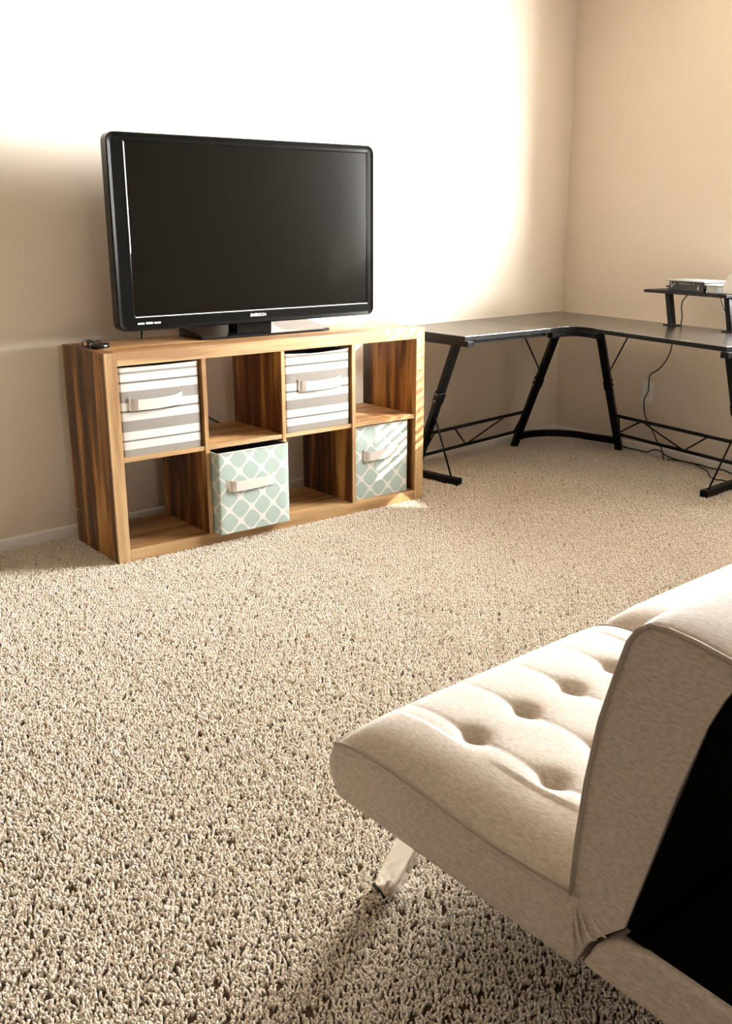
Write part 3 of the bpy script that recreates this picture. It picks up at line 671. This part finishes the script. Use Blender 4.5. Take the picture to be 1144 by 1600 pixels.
# backrest
front = [(-2.944, .300), (-2.946, .345), (-2.949, .42), (-2.958, .52), (-2.972, .61), (-2.990, .68), (-3.003, .725), (-3.014, .744), (-3.030, .755), (-3.052, .757), (-3.09, .753), (-3.131, .745), (-3.175, .731), (-3.198, .716), (-3.203, .70), (-3.190, .693), (-3.155, .705), (-3.135, .711), (-3.126, .695), (-3.110, .657), (-3.082, .56), (-3.050, .43), (-3.028, .341), (-3.002, .315), (-2.975, .285), (-2.957, .2415), (-2.948, .26)]
def backrest(x0, x1):
    nseg = 60; k = len(front); vs = []; XX = [x0+(x1-x0)*i/nseg for i in range(nseg+1)]
    txs = [x0+.137+.127*i for i in range(5)]
    # finer front outline so the tufts can press in
    prof_ = []
    for i in range(k):
        a, b = front[i], front[(i+1) % k]; n_ = 5 if (i in (2, 3, 4)) else 1
        for q_ in range(n_): prof_.append((a[0]+(b[0]-a[0])*q_/n_, a[1]+(b[1]-a[1])*q_/n_, i))
    k = len(prof_)
    for x in XX:
        e = min(x-x0, x1-x); puff = .012*(1-math.exp(-e/.03))
        for (y, z_, i) in prof_:
            dy = 0; dz_ = 0
            if 1 <= i <= 7: dy = puff
            if 7 < i <= 12: dz_ = puff*.7
            dm = min(math.hypot(x-t_, (z_-b)) for t_ in txs for b in (.47, .62))
            if 1 <= i <= 7: dy -= .022*math.exp(-(dm/.03)**2)*1.0
            vs.append(Vector((x, y+dy, z_+dz_))-SO)
    mb = MB()
    mb.add(vs, [(i*k+j, i*k+(j+1) % k, (i+1)*k+(j+1) % k, (i+1)*k+j) for i in range(nseg) for j in range(k)], 0, True)
    mb.add(vs[:k], [tuple(range(k))[::-1]], 0, False); mb.add(vs[-k:], [tuple(range(k))], 0, False)
    b_ = mb.build('backrest', M['sofa'], sofa)
    for xx in (x0-.0005, x1+.0005):
        mb = MB(); pts = [Vector((xx, y, z_))-SO for (y, z_, i) in prof_ if 1 <= i <= 13]
        mb.tube(pts, .0038, 6); mb.build('piping', M['piping'], b_)
    return b_
b1 = backrest(SX, .1155); b2 = backrest(.1225, .1225+SW)
# pleats at the folded joint of the end
mb = MB()
for (a, b, c_) in (((-2.950, .335), (-2.952, .30), (-2.957, .250)), ((-2.955, .325), (-2.962, .295), (-2.970, .270)), ((-2.962, .330), (-2.978, .300), (-2.990, .300)), ((-2.975, .335), (-2.990, .318), (-3.004, .312))):
    pts = spline([(SX-.0005, *a), (SX-.002, *b), (SX-.0005, *c_)], 5); n_ = len(pts)
    mb.tube([p-SO for p in pts], [.0012+.0022*math.sin(PI*i/(n_-1)) for i in range(n_)], 6)
mb.build('pleats', M['sofa'], b1)
# black lining over the backs
mb = MB()
lin = [(-3.030, .343), (-3.1115, .657), (-3.128, .696), (-3.137, .7125), (-3.142, .708), (-3.134, .694), (-3.118, .655), (-3.037, .340)]
mb.prism([(y-SO.y, z_) for y, z_ in lin], .004, 1.4805, 0); mb.build('back_lining', M['lining'], sofa, label='black lining cloth over the rear of the backrest')
# rear base under the backrest
mb = MB(); pb = [(-2.965, .244), (-2.985, .285), (-3.01, .312), (-3.06, .322), (-3.18, .314), (-3.30, .300), (-3.335, .285), (-3.342, .25), (-3.335, .228), (-3.2, .230)]
mb.prism([(y-SO.y, z_) for y, z_ in pb], .002, 1.48, 0, smooth=False); mb.build('rear_base', M['sofa'], sofa, .008, 3)
mb = MB(); mb.prism([(-3.025-SO.y, .322), (-3.30-SO.y, .306), (-3.28-SO.y, .318), (-3.06-SO.y, .336)], .012, 1.47, 0); mb.build('hinge_lining', M['lining'], sofa, label='black cloth over the folded hinge')
# under-seat slat frame
mb = MB(); mb.box((.05, -.3, .225), (1.43, .42, .245)); mb.build('under_frame', M['rubber'], sofa)
# chrome legs
def leg(foot, topp):
    mb = MB(); a, b = Vector(foot)-SO, Vector(topp)-SO
    mb.bar(a, b, .046, .024, up=(1, 0, 0)); l_ = mb.build('leg', M['chrome'], sofa, .003, 3)
    mb = MB(); d_ = (b-a).normalized(); mb.bar(a-d_*.006, a+d_*.004, .047, .025, up=(1, 0, 0)); mb.build('foot_pad', M['rubber'], l_)
leg((-.500, -2.450, .004), (-.487, -2.555, .25)); leg((.74, -2.450, .004), (.727, -2.555, .25))
leg((-.500, -3.27, .004), (-.487, -3.165, .25)); leg((.74, -3.27, .004), (.727, -3.165, .25))

# ------------------------------------------------------------------ carpet pile
def clump(seed):
    rnd = random.Random(seed); mb = MB(); S = .040
    for gx in range(5):
        for gy in range(5):
            x = (gx+.5)/5*S-S/2+rnd.uniform(-.002, .002); y = (gy+.5)/5*S-S/2+rnd.uniform(-.002, .002)
            for q_ in range(2):
                a = rnd.uniform(0, 2*PI); ln = rnd.uniform(.002, .0065); h_ = rnd.uniform(.008, .0155); R_ = rnd.uniform(.0016, .0026)
                ox, oy = rnd.uniform(-.002, .002), rnd.uniform(-.002, .002)
                p0 = Vector((x+ox, y+oy, -.001)); p1 = p0+Vector((math.cos(a)*ln*.35, math.sin(a)*ln*.35, h_*.62)); p2 = p0+Vector((math.cos(a)*ln, math.sin(a)*ln, h_)); p3 = p2+Vector((math.cos(a+.8)*.0018, math.sin(a+.8)*.0018, -.0002))
                mb.tube([p0, p1, p2, p3], [R_*.8, R_, R_*.85, R_*.3], 5)
    me = bpy.data.meshes.new('carpet_clump_mesh'); me.from_pydata(mb.v, [], mb.f); me.polygons.foreach_set('use_smooth', [True]*len(mb.f)); me.materials.append(M['carpet'])
    return bpy.data.objects.new('carpet_clump', me)
cl_objs = [clump(s_) for s_ in range(3)]
right = cam.matrix_world.to_3x3() @ Vector((1, 0, 0)); upv = cam.matrix_world.to_3x3() @ Vector((0, 1, 0)); fwd = -(cam.matrix_world.to_3x3() @ Vector((0, 0, 1)))
sp = .038
gx, gy = np.meshgrid(np.arange(-2.4, 3.1, sp), np.arange(-4.2, -.015, sp)); P = np.stack([gx.ravel(), gy.ravel(), np.full(gx.size, FL)], 1)
P[:, :2] += np.random.uniform(-.005, .005, (len(P), 2))
P = P[(P[:, 0] < XR+P[:, 1]*math.tan(AL)-.03)]
dv_ = P-np.array(CAM); zz = dv_ @ np.array(fwd); uu_ = (dv_ @ np.array(right))/zz; vv_ = (dv_ @ np.array(upv))/zz
P = P[(zz > .1) & (np.abs(uu_) < .95) & (np.abs(vv_) < 1.1)]
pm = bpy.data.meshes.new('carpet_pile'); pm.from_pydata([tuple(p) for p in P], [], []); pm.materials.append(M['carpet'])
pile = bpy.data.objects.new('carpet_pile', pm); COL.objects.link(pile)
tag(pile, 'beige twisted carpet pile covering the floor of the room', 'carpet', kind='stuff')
ng = bpy.data.node_groups.new('pile_nodes', 'GeometryNodeTree')
ng.interface.new_socket('Geometry', in_out='INPUT', socket_type='NodeSocketGeometry'); ng.interface.new_socket('Geometry', in_out='OUTPUT', socket_type='NodeSocketGeometry')
gi = ng.nodes.new('NodeGroupInput'); go = ng.nodes.new('NodeGroupOutput'); iop = ng.nodes.new('GeometryNodeInstanceOnPoints')
g2i = ng.nodes.new('GeometryNodeGeometryToInstance')
for o_ in cl_objs:
    oi = ng.nodes.new('GeometryNodeObjectInfo'); oi.inputs['Object'].default_value = o_; ng.links.new(oi.outputs['Geometry'], g2i.inputs[0])
ng.links.new(gi.outputs[0], iop.inputs['Points']); ng.links.new(g2i.outputs[0], iop.inputs['Instance']); iop.inputs['Pick Instance'].default_value = True
ri = ng.nodes.new('FunctionNodeRandomValue'); ri.data_type = 'INT'; 
[s_ for s_ in ri.inputs if s_.name == 'Max' and s_.enabled][0].default_value = 2
ng.links.new([s_ for s_ in ri.outputs if s_.enabled][0], iop.inputs['Instance Index'])
rv = ng.nodes.new('FunctionNodeRandomValue'); rv.data_type = 'FLOAT_VECTOR'; rv.inputs[0].default_value = (-.06, -.06, 0); rv.inputs[1].default_value = (.06, .06, 6.283)
e2r = ng.nodes.new('FunctionNodeEulerToRotation'); ng.links.new(rv.outputs[0], e2r.inputs[0]); ng.links.new(e2r.outputs[0], iop.inputs['Rotation'])
ng.links.new(iop.outputs[0], go.inputs[0])
md = pile.modifiers.new('pile', 'NODES'); md.node_group = ng
